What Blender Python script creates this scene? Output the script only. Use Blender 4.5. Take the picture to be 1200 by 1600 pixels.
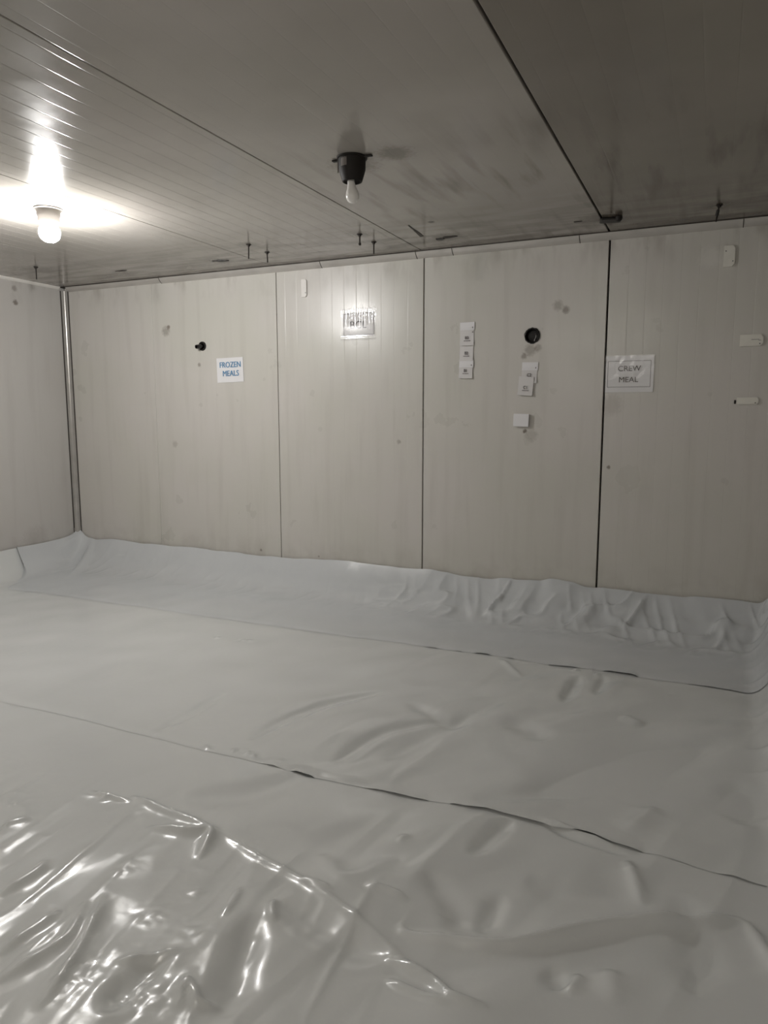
import bpy, bmesh, math, random
import numpy as np
from mathutils import Matrix, Vector

for o in list(bpy.data.objects):
    bpy.data.objects.remove(o)
SC = bpy.context.scene
COL = SC.collection

# ---------------------------------------------------------------- camera
cam_d = bpy.data.cameras.new('camera')
cam = bpy.data.objects.new('camera', cam_d)
COL.objects.link(cam)
cam_d.sensor_fit = 'HORIZONTAL'
cam_d.sensor_width = 36.0
cam_d.lens = 33.75
cam_d.clip_start = 0.02
cam.matrix_world = Matrix((
    (0.9097645, -0.0548569, 0.4114842, 0.0),
    (0.4151242, 0.1218125, -0.9015729, 0.0),
    (-0.0006664, 0.9910360, 0.1335931, 1.34),
    (0, 0, 0, 1)))
SC.camera = cam

# ---------------------------------------------------------------- light, exposure
BULB_STRENGTH = 680.0        # lamp in view
BACK_BULB_STRENGTH = 500.0   # weaker lamp behind the viewer
BULB_COLOR = (1.0, 0.985, 0.965)
w = bpy.data.worlds.new('world')
SC.world = w
w.use_nodes = True
w.node_tree.nodes['Background'].inputs[0].default_value = (0.02, 0.02, 0.02, 1)
w.node_tree.nodes['Background'].inputs[1].default_value = 0.0
SC.view_settings.view_transform = 'Standard'
SC.view_settings.look = 'None'
SC.view_settings.gamma = 1.0
SC.view_settings.use_curve_mapping = False
SC.view_settings.exposure = 0.0

# ---------------------------------------------------------------- room numbers (metres)
XL, XR, YB, YN, ZC = -5.24, 0.37, 4.75, -2.30, 2.44
JX = [-5.24, -4.265, -3.058, -1.866, -0.646, 0.37]       # joints, back wall and ceiling
random.seed(4)
rng = np.random.default_rng(7)

# ---------------------------------------------------------------- helpers
def tag(o, label=None, cat=None, group=None, kind=None):
    if label: o['label'] = label
    if cat: o['category'] = cat
    if group: o['group'] = group
    if kind: o['kind'] = kind
    return o

def link(name, me, parent=None, mat=None):
    o = bpy.data.objects.new(name, me)
    COL.objects.link(o)
    if mat is not None and me is not None and not me.materials:
        me.materials.append(mat)
    if parent is not None:
        o.parent = parent
    return o

def empty(name, loc, label=None, cat=None, group=None, kind=None):
    o = bpy.data.objects.new(name, None)
    o.empty_display_size = 0.05
    COL.objects.link(o)
    o.location = loc
    return tag(o, label, cat, group, kind)

def bm_obj(name, bm, mat, parent=None, smooth=False):
    me = bpy.data.meshes.new(name)
    bmesh.ops.recalc_face_normals(bm, faces=bm.faces)
    bm.to_mesh(me); bm.free()
    if smooth:
        for p in me.polygons: p.use_smooth = True
    return link(name, me, parent, mat)

def py_obj(name, verts, faces, mat, parent=None, smooth=False):
    me = bpy.data.meshes.new(name)
    me.from_pydata(verts, [], faces)
    me.update()
    if smooth:
        for p in me.polygons: p.use_smooth = True
    return link(name, me, parent, mat)

def box_bm(bm, c, s, bevel=0.0, rot=None):
    r = bmesh.ops.create_cube(bm, size=1.0)
    vs = r['verts']
    bmesh.ops.scale(bm, verts=vs, vec=s)
    if bevel:
        es = list({e for v in vs for e in v.link_edges})
        rr = bmesh.ops.bevel(bm, geom=es, offset=bevel, segments=2, affect='EDGES', profile=0.5)
        vs = list({v for f in rr['faces'] for v in f.verts} | {v for v in vs if v.is_valid})
    if rot is not None:
        bmesh.ops.rotate(bm, verts=vs, matrix=rot, cent=(0, 0, 0))
    bmesh.ops.translate(bm, verts=vs, vec=c)

def lathe_bm(bm, prof, n=32, jitter=None):
    """prof: list of (r, z) revolved about z"""
    rings = []
    for (r, z) in prof:
        if r < 1e-6:
            rings.append([bm.verts.new((0, 0, z))])
        else:
            ring = []
            for i in range(n):
                a = 2*math.pi*i/n
                k = 1.0 if jitter is None else jitter(i, n, r, z)
                ring.append(bm.verts.new((r*k*math.cos(a), r*k*math.sin(a), z)))
            rings.append(ring)
    for a, b in zip(rings, rings[1:]):
        for i in range(n):
            j = (i+1) % n
            if len(a) == 1 and len(b) == 1: continue
            if len(a) == 1: bm.faces.new((a[0], b[i], b[j]))
            elif len(b) == 1: bm.faces.new((a[i], a[j], b[0]))
            else: bm.faces.new((a[i], a[j], b[j], b[i]))

def lathe_obj(name, prof, mat, parent=None, n=32, loc=(0, 0, 0), rot=None, jitter=None, smooth=True):
    bm = bmesh.new(); lathe_bm(bm, prof, n, jitter)
    o = bm_obj(name, bm, mat, parent, smooth)
    if rot is not None: o.rotation_euler = rot
    o.location = loc
    if smooth:
        m = o.modifiers.new('edge_split', 'EDGE_SPLIT'); m.split_angle = math.radians(38)
    return o

# ---------------------------------------------------------------- materials
def new_mat(name):
    m = bpy.data.materials.new(name); m.use_nodes = True
    return m, m.node_tree.nodes, m.node_tree.links, m.node_tree.nodes['Principled BSDF']

def simple(name, col, rough=0.5, metal=0.0, spec=0.5, coat=0.0, noise=0.0, nscale=30.0, bump=0.0):
    m, N, L, P = new_mat(name)
    P.inputs['Base Color'].default_value = (*col, 1)
    P.inputs['Roughness'].default_value = rough
    P.inputs['Metallic'].default_value = metal
    P.inputs['Specular IOR Level'].default_value = spec
    P.inputs['Coat Weight'].default_value = coat
    P.inputs['Coat Roughness'].default_value = 0.08
    tc = N.new('ShaderNodeTexCoord')
    nz = N.new('ShaderNodeTexNoise'); nz.inputs['Scale'].default_value = nscale
    nz.inputs['Detail'].default_value = 5
    L.new(tc.outputs['Object'], nz.inputs['Vector'])
    if noise:
        mx = N.new('ShaderNodeMix'); mx.data_type = 'RGBA'
        mx.inputs[6].default_value = (*col, 1)
        mx.inputs[7].default_value = (*[c*(1-noise) for c in col], 1)
        L.new(nz.outputs['Fac'], mx.inputs[0]); L.new(mx.outputs[2], P.inputs['Base Color'])
    if bump:
        b = N.new('ShaderNodeBump'); b.inputs['Strength'].default_value = bump
        b.inputs['Distance'].default_value = 0.002
        L.new(nz.outputs['Fac'], b.inputs['Height']); L.new(b.outputs['Normal'], P.inputs['Normal'])
    return m

def math_n(N, L, op, a, b=None, clamp=False):
    n = N.new('ShaderNodeMath'); n.operation = op; n.use_clamp = clamp
    for i, v in enumerate((a, b)):
        if v is None: continue
        if isinstance(v, (int, float)): n.inputs[i].default_value = v
        else: L.new(v, n.inputs[i])
    return n.outputs[0]

def ramp(N, L, fac, stops):
    r = N.new('ShaderNodeValToRGB')
    while len(r.color_ramp.elements) < len(stops): r.color_ramp.elements.new(0.5)
    for e, (p, c) in zip(r.color_ramp.elements, stops):
        e.position = p; e.color = (c, c, c, 1) if isinstance(c, (int, float)) else (*c, 1)
    L.new(fac, r.inputs[0])
    return r.outputs[0]

def panel_material(name, base, warm, rough, dirt_col, ceiling, spots=(), lights=()):
    """painted sheet-steel cladding with grime; all coordinates are world = object coordinates"""
    m, N, L, P = new_mat(name)
    tc = N.new('ShaderNodeTexCoord')
    sep = N.new('ShaderNodeSeparateXYZ'); L.new(tc.outputs['Object'], sep.inputs[0])
    x, y, z = sep.outputs
    def noise(scale, sc=(1, 1, 1), detail=5, off=0.0):
        mp = N.new('ShaderNodeMapping'); mp.inputs['Scale'].default_value = sc
        mp.inputs['Location'].default_value = (off, off*1.3, off*.7)
        L.new(tc.outputs['Object'], mp.inputs[0])
        nz = N.new('ShaderNodeTexNoise'); nz.inputs['Scale'].default_value = scale
        nz.inputs['Detail'].default_value = detail
        L.new(mp.outputs[0], nz.inputs['Vector'])
        return nz.outputs['Fac']
    def mix(fac, a, b):
        mx = N.new('ShaderNodeMix'); mx.data_type = 'RGBA'
        L.new(fac, mx.inputs[0])
        for i, v in ((6, a), (7, b)):
            if isinstance(v, tuple): mx.inputs[i].default_value = (*v, 1)
            else: L.new(v, mx.inputs[i])
        return mx.outputs[2]
    c = mix(ramp(N, L, noise(1.3, detail=3), [(0.38, 0.0), (0.62, 1.0)]), base, warm)
    if ceiling:
        # dirty band where a shelf stood against the back wall, streaks along the ribs
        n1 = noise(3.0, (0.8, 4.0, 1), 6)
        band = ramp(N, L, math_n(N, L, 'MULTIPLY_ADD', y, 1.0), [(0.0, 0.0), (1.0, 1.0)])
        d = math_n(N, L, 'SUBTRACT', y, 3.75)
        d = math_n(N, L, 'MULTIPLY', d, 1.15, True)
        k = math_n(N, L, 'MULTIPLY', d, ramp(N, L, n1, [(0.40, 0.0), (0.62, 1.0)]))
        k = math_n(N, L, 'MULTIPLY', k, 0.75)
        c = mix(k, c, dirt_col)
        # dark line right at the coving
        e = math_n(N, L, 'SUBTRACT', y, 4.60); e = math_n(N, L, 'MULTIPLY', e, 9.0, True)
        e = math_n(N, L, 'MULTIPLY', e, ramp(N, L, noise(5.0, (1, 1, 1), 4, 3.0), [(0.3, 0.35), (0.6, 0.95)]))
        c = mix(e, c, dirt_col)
        n2 = noise(2.2, (5.0, 0.7, 1), 6, 5.0)
        s = ramp(N, L, n2, [(0.52, 0.0), (0.72, 0.55)])
        g = math_n(N, L, 'MULTIPLY', math_n(N, L, 'SUBTRACT', y, 2.6), 1.2, True)
        gx = math_n(N, L, 'MULTIPLY', math_n(N, L, 'ADD', x, 2.3), 1.5, True)
        c = mix(math_n(N, L, 'MULTIPLY', math_n(N, L, 'MULTIPLY', s, g), gx), c, dirt_col)
        n3 = noise(0.9, (1, 1, 1), 3, 9.0)
        c = mix(math_n(N, L, 'MULTIPLY', ramp(N, L, n3, [(0.42, 0.0), (0.65, 1.0)]), 0.22), c, dirt_col)
    else:
        n1 = noise(2.0, (6.0, 6.0, 0.5), 6)
        k = math_n(N, L, 'MULTIPLY', ramp(N, L, n1, [(0.50, 0.0), (0.75, 1.0)]), 0.11)
        c = mix(k, c, dirt_col)
        # faint grimy foot and head of the wall
        f = math_n(N, L, 'SUBTRACT', 0.42, z); f = math_n(N, L, 'MULTIPLY', f, 4.0, True)
        f = math_n(N, L, 'MULTIPLY', f, ramp(N, L, noise(7.0, detail=6, off=2.0), [(0.45, 0.0), (0.7, 0.28)]))
        c = mix(f, c, dirt_col)
        hd = math_n(N, L, 'SUBTRACT', z, 2.22); hd = math_n(N, L, 'MULTIPLY', hd, 5.0, True)
        hd = math_n(N, L, 'MULTIPLY', hd, ramp(N, L, noise(9.0, (1, 1, .35), detail=6, off=4.0), [(0.48, 0.0), (0.66, 0.4)]))
        c = mix(hd, c, dirt_col)
    sn = noise(60.0, detail=3, off=1.0)
    for (sx, sy, sz, rr, kk) in spots:
        v = N.new('ShaderNodeVectorMath'); v.operation = 'DISTANCE'
        v.inputs[1].default_value = (sx, sy, sz); L.new(tc.outputs['Object'], v.inputs[0])
        q = math_n(N, L, 'DIVIDE', v.outputs['Value'], rr)
        q = math_n(N, L, 'ADD', q, math_n(N, L, 'MULTIPLY', math_n(N, L, 'SUBTRACT', sn, 0.5), 0.9))
        q = ramp(N, L, q, [(0.45, abs(kk)), (1.0, 0.0)])
        c = mix(q, c, dirt_col if kk > 0 else (0.72, 0.70, 0.66))
    L.new(c, P.inputs['Base Color'])
    rr_ = ramp(N, L, noise(4.0, off=7.0), [(0.3, rough), (0.7, rough+0.08)])
    L.new(rr_, P.inputs['Roughness'])
    P.inputs['Specular IOR Level'].default_value = 0.36 if ceiling else 0.5
    bp = N.new('ShaderNodeBump'); bp.inputs['Strength'].default_value = 0.25
    bp.inputs['Distance'].default_value = 0.01
    L.new(noise(3.5, (1, 1, 1), 2, 11.0), bp.inputs['Height'])
    L.new(bp.outputs['Normal'], P.inputs['Normal'])
    return m

WALL_SPOTS = [(-4.13, 4.75, 2.02, .05, .5), (-4.10, 4.75, 2.05, .022, .8), (-3.80, 4.75, 1.74, .02, .6),
              (-0.90, 4.75, 2.00, .03, .7), (-0.95, 4.75, 2.03, .04, .45), (-1.12, 4.75, 1.76, .05, .5),
              (-1.16, 4.75, 1.72, .025, .6), (-1.07, 4.75, 1.77, .03, .5), (-1.142, 4.75, 1.232, .018, .9),
              (-1.10, 4.75, 1.205, .05, .25), (-0.60, 4.75, 1.01, .015, .8), (-2.05, 4.75, 1.15, .02, .45),
              (-0.60, 4.75, 1.40, .08, .2), (-0.078, 4.75, 2.25, .075, -.35), (-3.25, 4.75, .27, .014, .7),
              (-2.72, 4.75, .26, .010, .6), 
              (-4.08, 4.75, 1.1, .035, .3)]
M = {}
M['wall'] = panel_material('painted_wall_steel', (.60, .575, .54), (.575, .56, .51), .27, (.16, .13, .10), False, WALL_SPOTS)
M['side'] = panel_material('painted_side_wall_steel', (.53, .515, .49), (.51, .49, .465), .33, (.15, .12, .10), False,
                           [(-5.24, 4.25, 2.25, .028, .8), (-5.24, 4.25, 2.36, .03, .5), (-5.24, 3.98, 2.30, .03, .7), (-5.24, 3.98, 2.2, .02, .5),
                            (-5.24, 4.3, .27, .16, .15)])
M['ceil'] = panel_material('painted_ceiling_steel', (.45, .42, .385), (.42, .395, .355), .125, (.085, .066, .05), True,
                           [(-1.30, 2.96, 2.44, .10, .55), (-1.52, 3.02, 2.44, .13, .5), (-2.509, 4.216, 2.44, .02, .9), (-1.549, 4.053, 2.44, .028, .95),
                            (-2.83, 4.07, 2.44, .09, .4), (-2.05, 4.13, 2.44, .10, .4), (-0.05, 4.35, 2.44, .10, .4),
                            (-0.62, 4.38, 2.44, .16, .5), (-1.59, 4.44, 2.44, .13, .5), (-3.32, 4.4, 2.44, .12, .5), (-4.75, 4.1, 2.44, .2, .4)])
M['ceil_dark'] = M['ceil'].copy(); M['ceil_dark'].name = 'darker_ceiling_steel'  # same ceiling steel with darker base colours, for the rightmost panel
for nd in M['ceil_dark'].node_tree.nodes:
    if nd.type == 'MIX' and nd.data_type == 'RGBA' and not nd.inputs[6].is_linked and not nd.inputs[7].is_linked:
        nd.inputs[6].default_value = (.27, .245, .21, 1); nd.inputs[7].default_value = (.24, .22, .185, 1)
M['trim'] = simple('dull_aluminium_coving', (.62, .59, .55), .24, .35, .5, noise=.25, nscale=8)
M['trim_post'] = simple('scuffed_aluminium_post', (.55, .53, .50), .25, .45, .5, noise=.3, nscale=10)
M['seal'] = simple('dark_mouldy_sealant', (.05, .042, .035), .7, noise=.4, nscale=25)
M['slab'] = simple('concrete_slab', (.22, .21, .20), .85, noise=.3, nscale=6, bump=.4)
M['black'] = simple('black_rubber', (.012, .010, .009), .45, noise=.3, nscale=40, bump=.3)
M['gloss_black'] = simple('glossy_black_sealant', (.006, .005, .005), .16, coat=.5, nscale=60, bump=.5)
M['bakelite'] = simple('dark_bakelite', (.016, .013, .011), .62, spec=.3, noise=.3, nscale=30, bump=.1)
M['patch'] = simple('grey_rating_label', (.20, .18, .165), .5, noise=.2)
M['porcelain'] = simple('darkened_porcelain', (.11, .10, .09), .5, coat=.2, noise=.12, nscale=14)  # cream porcelain, colour darkened to offset the bulb's glare on the holder
M['brass'] = simple('dull_brass', (.35, .28, .16), .4, .8)
M['rust'] = simple('rusty_threaded_steel', (.030, .024, .02), .6, .4, noise=.4, nscale=90, bump=.4)
M['paper'] = simple('white_paper', (.80, .79, .80), .6, noise=.05, nscale=12)
M['paper_grey'] = simple('greyish_card', (.70, .68, .67), .5, noise=.06, nscale=12)
M['plastic'] = simple('aged_white_plastic', (.80, .77, .73), .35, noise=.12, nscale=20)
M['plastic_dim'] = simple('yellowed_white_plastic', (.80, .78, .71), .4, noise=.15, nscale=20)
M['ink'] = simple('black_ink', (.035, .022, .022), .6)
M['ink_grey'] = simple('grey_ink', (.20, .18, .18), .6)
M['ink_blue'] = simple('blue_ink', (.09, .24, .42), .55)
M['foil'] = simple('crumpled_foil', (.7, .7, .7), .2, 1.0)

m, N, L, P = new_mat('laminate_film')            # clear glossy film over a sign
P.inputs['Base Color'].default_value = (1, 1, 1, 1); P.inputs['Roughness'].default_value = .07
P.inputs['Transmission Weight'].default_value = 1.0; P.inputs['IOR'].default_value = 1.45
tr = N.new('ShaderNodeBsdfTransparent'); tr.inputs[0].default_value = (.97, .97, .97, 1)
gl = N.new('ShaderNodeBsdfGlossy'); gl.inputs['Roughness'].default_value = .10
fr = N.new('ShaderNodeFresnel'); fr.inputs[0].default_value = 1.6
mxs = N.new('ShaderNodeMixShader')
mxs.inputs[0].default_value = .08; L.new(tr.outputs[0], mxs.inputs[1]); L.new(gl.outputs[0], mxs.inputs[2])
L.new(mxs.outputs[0], N['Material Output'].inputs['Surface'])
M['film'] = m

m, N, L, P = new_mat('lit_bulb_glass')
P.inputs['Base Color'].default_value = (.9, .9, .88, 1)
P.inputs['Emission Color'].default_value = (*BULB_COLOR, 1)
P.inputs['Emission Strength'].default_value = BULB_STRENGTH
M['bulb_on'] = m
M['bulb_back'] = m.copy(); M['bulb_back'].name = 'weaker_lit_bulb_glass'
M['bulb_back'].node_tree.nodes['Principled BSDF'].inputs['Emission Strength'].default_value = BACK_BULB_STRENGTH
M['bulb_back'].node_tree.nodes['Principled BSDF'].inputs['Emission Color'].default_value = (1, .95, .88, 1)
m, N, L, P = new_mat('frosted_bulb_glass')
P.inputs['Base Color'].default_value = (.85, .83, .80, 1); P.inputs['Roughness'].default_value = .22
P.inputs['Subsurface Weight'].default_value = .2; P.inputs['Subsurface Radius'].default_value = (.02, .02, .02)
P.inputs['Coat Weight'].default_value = .6; P.inputs['Coat Roughness'].default_value = .05
M['bulb_off'] = m

m, N, L, P = new_mat('milky_polythene_sheet')
P.inputs['Roughness'].default_value = .26
P.inputs['Specular IOR Level'].default_value = .55
P.inputs['Coat Weight'].default_value = .40; P.inputs['Coat Roughness'].default_value = .06
tc = N.new('ShaderNodeTexCoord')
n1 = N.new('ShaderNodeTexNoise'); n1.inputs['Scale'].default_value = 1.1; n1.inputs['Detail'].default_value = 3
L.new(tc.outputs['Object'], n1.inputs['Vector'])
mx = N.new('ShaderNodeMix'); mx.data_type = 'RGBA'
mx.inputs[6].default_value = (.655, .67, .665, 1); mx.inputs[7].default_value = (.62, .635, .63, 1)
L.new(n1.outputs['Fac'], mx.inputs[0]); L.new(mx.outputs[2], P.inputs['Base Color'])
n2 = N.new('ShaderNodeTexNoise'); n2.inputs['Scale'].default_value = 28; n2.inputs['Detail'].default_value = 4
L.new(tc.outputs['Object'], n2.inputs['Vector'])
bp = N.new('ShaderNodeBump'); bp.inputs['Strength'].default_value = .12; bp.inputs['Distance'].default_value = .004
L.new(n2.outputs['Fac'], bp.inputs['Height']); L.new(bp.outputs['Normal'], P.inputs['Normal'])
M['sheet'] = m
m2 = m.copy(); m2.name = 'bluish_polythene_sheet'
for nd in m2.node_tree.nodes:
    if nd.type == 'MIX':
        nd.inputs[6].default_value = (.60, .62, .635, 1); nd.inputs[7].default_value = (.575, .595, .61, 1)
M['sheet_wall'] = m2

# ---------------------------------------------------------------- sandwich panels
def panel_profile(w, ribs, depth, pitch=0.0993, phase=0.05, edge=0.002):
    """(u, d) points across a panel of width w; d is the recess into the wall"""
    pts = [(0.0, 0.010), (edge*.3, 0.0012), (edge, 0.0), (edge+.001, 0.0)]
    if ribs:
        u = phase
        while u < w - 0.03:
            hw = 0.0032
            pts.append((u-hw-.0008, 0.0))
            for k in range(9):
                t = -1 + 2*k/8
                pts.append((u + hw*t, depth*0.5*(1+math.cos(math.pi*t))))
            pts.append((u+hw+.0008, 0.0))
            u += pitch
    pts += [(w-edge-.001, 0.0), (w-edge, 0.0), (w-edge*.3, 0.0012), (w, 0.010)]
    return pts

def panel(name, p0, du, dl, dn, w, length, gap, ribs, depth, mat, parent, thick=0.05, phase=0.05):
    """box panel whose face has the rib profile. p0 corner, du across, dl along, dn into the wall"""
    prof = panel_profile(w-2*gap, ribs, depth, phase=phase)
    p0, du, dl, dn = map(Vector, (p0, du, dl, dn))
    vs, fs = [], []
    n = len(prof)
    for s in (0, 1):
        for (u, d) in prof:
            vs.append(p0 + du*(u+gap) + dl*(length*s) + dn*d)
    for i in range(n-1):
        fs.append((i, i+1, n+i+1, n+i))
    b = len(vs)
    for s in (0, 1):
        for u in (0, w-2*gap):
            vs.append(p0 + du*(u+gap) + dl*(length*s) + dn*thick)
    fs += [(b, b+2, b+3, b+1), (0, n, b+2, b), (n-1, b+1, b+3, 2*n-1)]
    fs.append(tuple(range(n-1, -1, -1)) + (b, b+1))
    fs.append(tuple(range(n, 2*n)) + (b+3, b+2))
    me = bpy.data.meshes.new(name)
    me.from_pydata([tuple(v) for v in vs], [], fs)
    bm = bmesh.new(); bm.from_mesh(me); bmesh.ops.recalc_face_normals(bm, faces=bm.faces); bm.to_mesh(me); bm.free()
    for i, p in enumerate(me.polygons):
        p.use_smooth = i < n-1
    o = link(name, me, parent, mat)
    mod = o.modifiers.new('edge_split', 'EDGE_SPLIT'); mod.split_angle = math.radians(50)
    return o

def cut_hole(o, x, z, r):
    bm = bmesh.new()
    bmesh.ops.create_cone(bm, cap_ends=True, segments=20, radius1=r, radius2=r, depth=.2)
    bmesh.ops.rotate(bm, verts=bm.verts, matrix=Matrix.Rotation(math.pi/2, 3, 'X'), cent=(0, 0, 0))
    bmesh.ops.translate(bm, verts=bm.verts, vec=(x, YB, z))
    cutter = bm_obj('cutter', bm, None)
    mod = o.modifiers.new('hole', 'BOOLEAN'); mod.object = cutter; mod.operation = 'DIFFERENCE'; mod.solver = 'EXACT'
    dg = bpy.context.evaluated_depsgraph_get()
    me = bpy.data.meshes.new_from_object(o.evaluated_get(dg))
    o.modifiers.clear(); o.data = me
    for p in me.polygons: p.use_smooth = False
    bpy.data.objects.remove(cutter)

wall_back = empty('wall_back', (0, 0, 0), kind='structure', label='back wall of cream insulated metal panels')
GAPS = {0: .0008, 1: .0008, 2: .0025, 3: .0042, 4: .0055, 5: .001}
for i in range(5):
    x0, x1 = JX[i], JX[i+1]
    g0, g1 = GAPS[i], GAPS[i+1]
    rb = {0: 0.0, 1: 0.0, 2: .0005, 3: .0002, 4: .0005}[i]
    o = panel('wall_panel', (x0+g0, YB, -.02), (1, 0, 0), (0, 0, 1), (0, 1, 0), x1-x0-g0-g1, ZC+.015, 0.0, rb > 0, rb, M['wall'], wall_back,
              phase={2: .075, 3: .06, 4: .115}.get(i, .05))
    if i == 1: cut_hole(o, -3.762, 1.886, .030)
    if i == 3: cut_hole(o, -1.110, 1.849, .045)
bm = bmesh.new(); box_bm(bm, ((XL+XR)/2, YB+.10, ZC/2), (XR-XL+.3, .06, ZC+.1)); bm_obj('insulation_core', bm, M['seal'], wall_back)

wall_left = empty('wall_left', (0, 0, 0), kind='structure', label='left wall of flat greyish metal panels')
ys = [YB, 3.55, 2.35, 1.15, -.05, -1.25, YN]
for a, b in zip(ys[1:], ys):
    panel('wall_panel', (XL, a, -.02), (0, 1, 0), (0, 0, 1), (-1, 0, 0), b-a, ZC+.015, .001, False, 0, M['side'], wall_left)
bm = bmesh.new(); box_bm(bm, (XL-.08, (YB+YN)/2, ZC/2), (.06, YB-YN+.3, ZC+.1)); bm_obj('insulation_core', bm, M['seal'], wall_left)
wall_right = empty('wall_right', (0, 0, 0), kind='structure', label='right wall of metal panels')
for a, b in zip(ys[1:], ys):
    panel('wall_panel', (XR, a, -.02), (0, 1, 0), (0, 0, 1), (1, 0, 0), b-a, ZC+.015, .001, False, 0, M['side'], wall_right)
wall_front = empty('wall_front', (0, 0, 0), kind='structure', label='wall behind the viewer, metal panels')
for a, b in zip(JX, JX[1:]):
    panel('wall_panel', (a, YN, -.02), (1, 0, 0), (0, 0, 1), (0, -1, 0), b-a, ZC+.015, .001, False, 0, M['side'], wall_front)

ceiling = empty('ceiling', (0, 0, 0), kind='structure', label='grimy ribbed metal panel ceiling')
CG = {0: 0, 1: .0006, 2: .0016, 3: .0032, 4: .0055, 5: 0}
for i in range(5):
    x0, x1 = JX[i], JX[i+1]
    panel('ceiling_panel', (x0+CG[i], YN, ZC), (1, 0, 0), (0, 1, 0), (0, 0, 1), x1-x0-CG[i]-CG[i+1], YB-YN, 0.0, True, .0006 if i < 3 else .0003, M['ceil' if i < 4 else 'ceil_dark'], ceiling, phase=.052)
bm = bmesh.new(); box_bm(bm, ((XL+XR)/2, (YB+YN)/2, ZC+.08), (XR-XL+.3, YB-YN+.3, .06)); bm_obj('insulation_core', bm, M['seal'], ceiling)

bm = bmesh.new(); box_bm(bm, ((XL+XR)/2, (YB+YN)/2, -.06), (XR-XL+.3, YB-YN+.3, .08))
floor = bm_obj('floor', bm, M['slab']); tag(floor, kind='structure', label='concrete slab under the plastic sheeting')

# ---------------------------------------------------------------- coving (trim)
def cove(name, a, b, n1, n2, leg, mat, parent, bulge=-.25, seg=8):
    """rounded corner strip from a to b; n1, n2 point away from the corner along its two legs"""
    a, b, n1, n2 = map(Vector, (a, b, n1, n2))
    prof = []
    lip = .0035
    for k in range(seg+1):
        t = k/seg
        p = n1*(leg*(1-t)) + n2*(leg*t)
        out = (n1+n2).normalized()
        prof.append(p + out*(bulge*leg*math.sin(math.pi*t)) + out*lip)
    prof = [n1*(leg+lip)] + prof + [n2*(leg+lip)]
    vs = [tuple(a+p) for p in prof] + [tuple(b+p) for p in prof]
    n = len(prof)
    fs = [(i, i+1, n+i+1, n+i) for i in range(n-1)]
    vs += [tuple(a), tuple(b)]
    fs += [tuple(range(n))+(2*n,), tuple(range(2*n-1, n-1, -1))+(2*n+1,), (0, n, 2*n+1, 2*n), (n-1, 2*n, 2*n+1, 2*n-1)]
    o = py_obj(name, vs, fs, mat, parent)
    me = o.data
    bm = bmesh.new(); bm.from_mesh(me); bmesh.ops.recalc_face_normals(bm, faces=bm.faces); bm.to_mesh(me); bm.free()
    for i in range(1, n-2): me.polygons[i].use_smooth = True
    o.modifiers.new('edge_split', 'EDGE_SPLIT').split_angle = math.radians(34)
    return o

trim_back = empty('trim_1', (0, 0, 0), kind='structure', label='aluminium coving where back wall meets ceiling')
xs = [XL+.05, -4.15, -2.66, -1.915, -1.655, -.825, .085, XR]
for i, (a, b) in enumerate(zip(xs, xs[1:])):
    o = cove('coving_length', (a+.0015, YB, ZC), (b-.0015, YB, ZC), (0, -1, 0), (0, 0, -1), .038 if i > 0 else .034, M['trim'], trim_back, bulge=.10)
for x in xs[1:-1]:
    cove('joint_sealant', (x-.0022, YB, ZC), (x+.0022, YB, ZC), (0, -1, 0), (0, 0, -1), .0395, M['seal'], trim_back, bulge=.10)
bm = bmesh.new(); box_bm(bm, ((XL+XR)/2, YB-.044, ZC-.001), (XR-XL, .010, .004)); bm_obj('mould_bead', bm, M['seal'], trim_back)
trim_left = empty('trim_2', (0, 0, 0), kind='structure', label='coving along the left wall')
cove('coving_length', (XL, YN, ZC), (XL, YB-.06, ZC), (1, 0, 0), (0, 0, -1), .018, M['plastic'], trim_left, bulge=.05)
post = empty('trim_3', (0, 0, 0), kind='structure', label='upright aluminium corner strip between left and back walls')
cove('corner_strip', (XL, YB, .32), (XL, YB, ZC-.03), (1, 0, 0), (0, -1, 0), .036, M['trim_post'], post, bulge=.28, seg=12)
cove('corner_sleeve', (XL, YB, .0), (XL, YB, .325), (1, 0, 0), (0, -1, 0), .040, M['trim_post'], post, bulge=.24, seg=12)
for (cx, cy) in ((XL+.044, YB-.001), (XL+.001, YB-.044)):
    bm = bmesh.new(); box_bm(bm, (cx, cy, ZC/2), (.010 if cx > XL+.01 else .003, .003 if cx > XL+.01 else .010, ZC-.06)); bm_obj('sealant_bead', bm, M['seal'], post)
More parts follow.
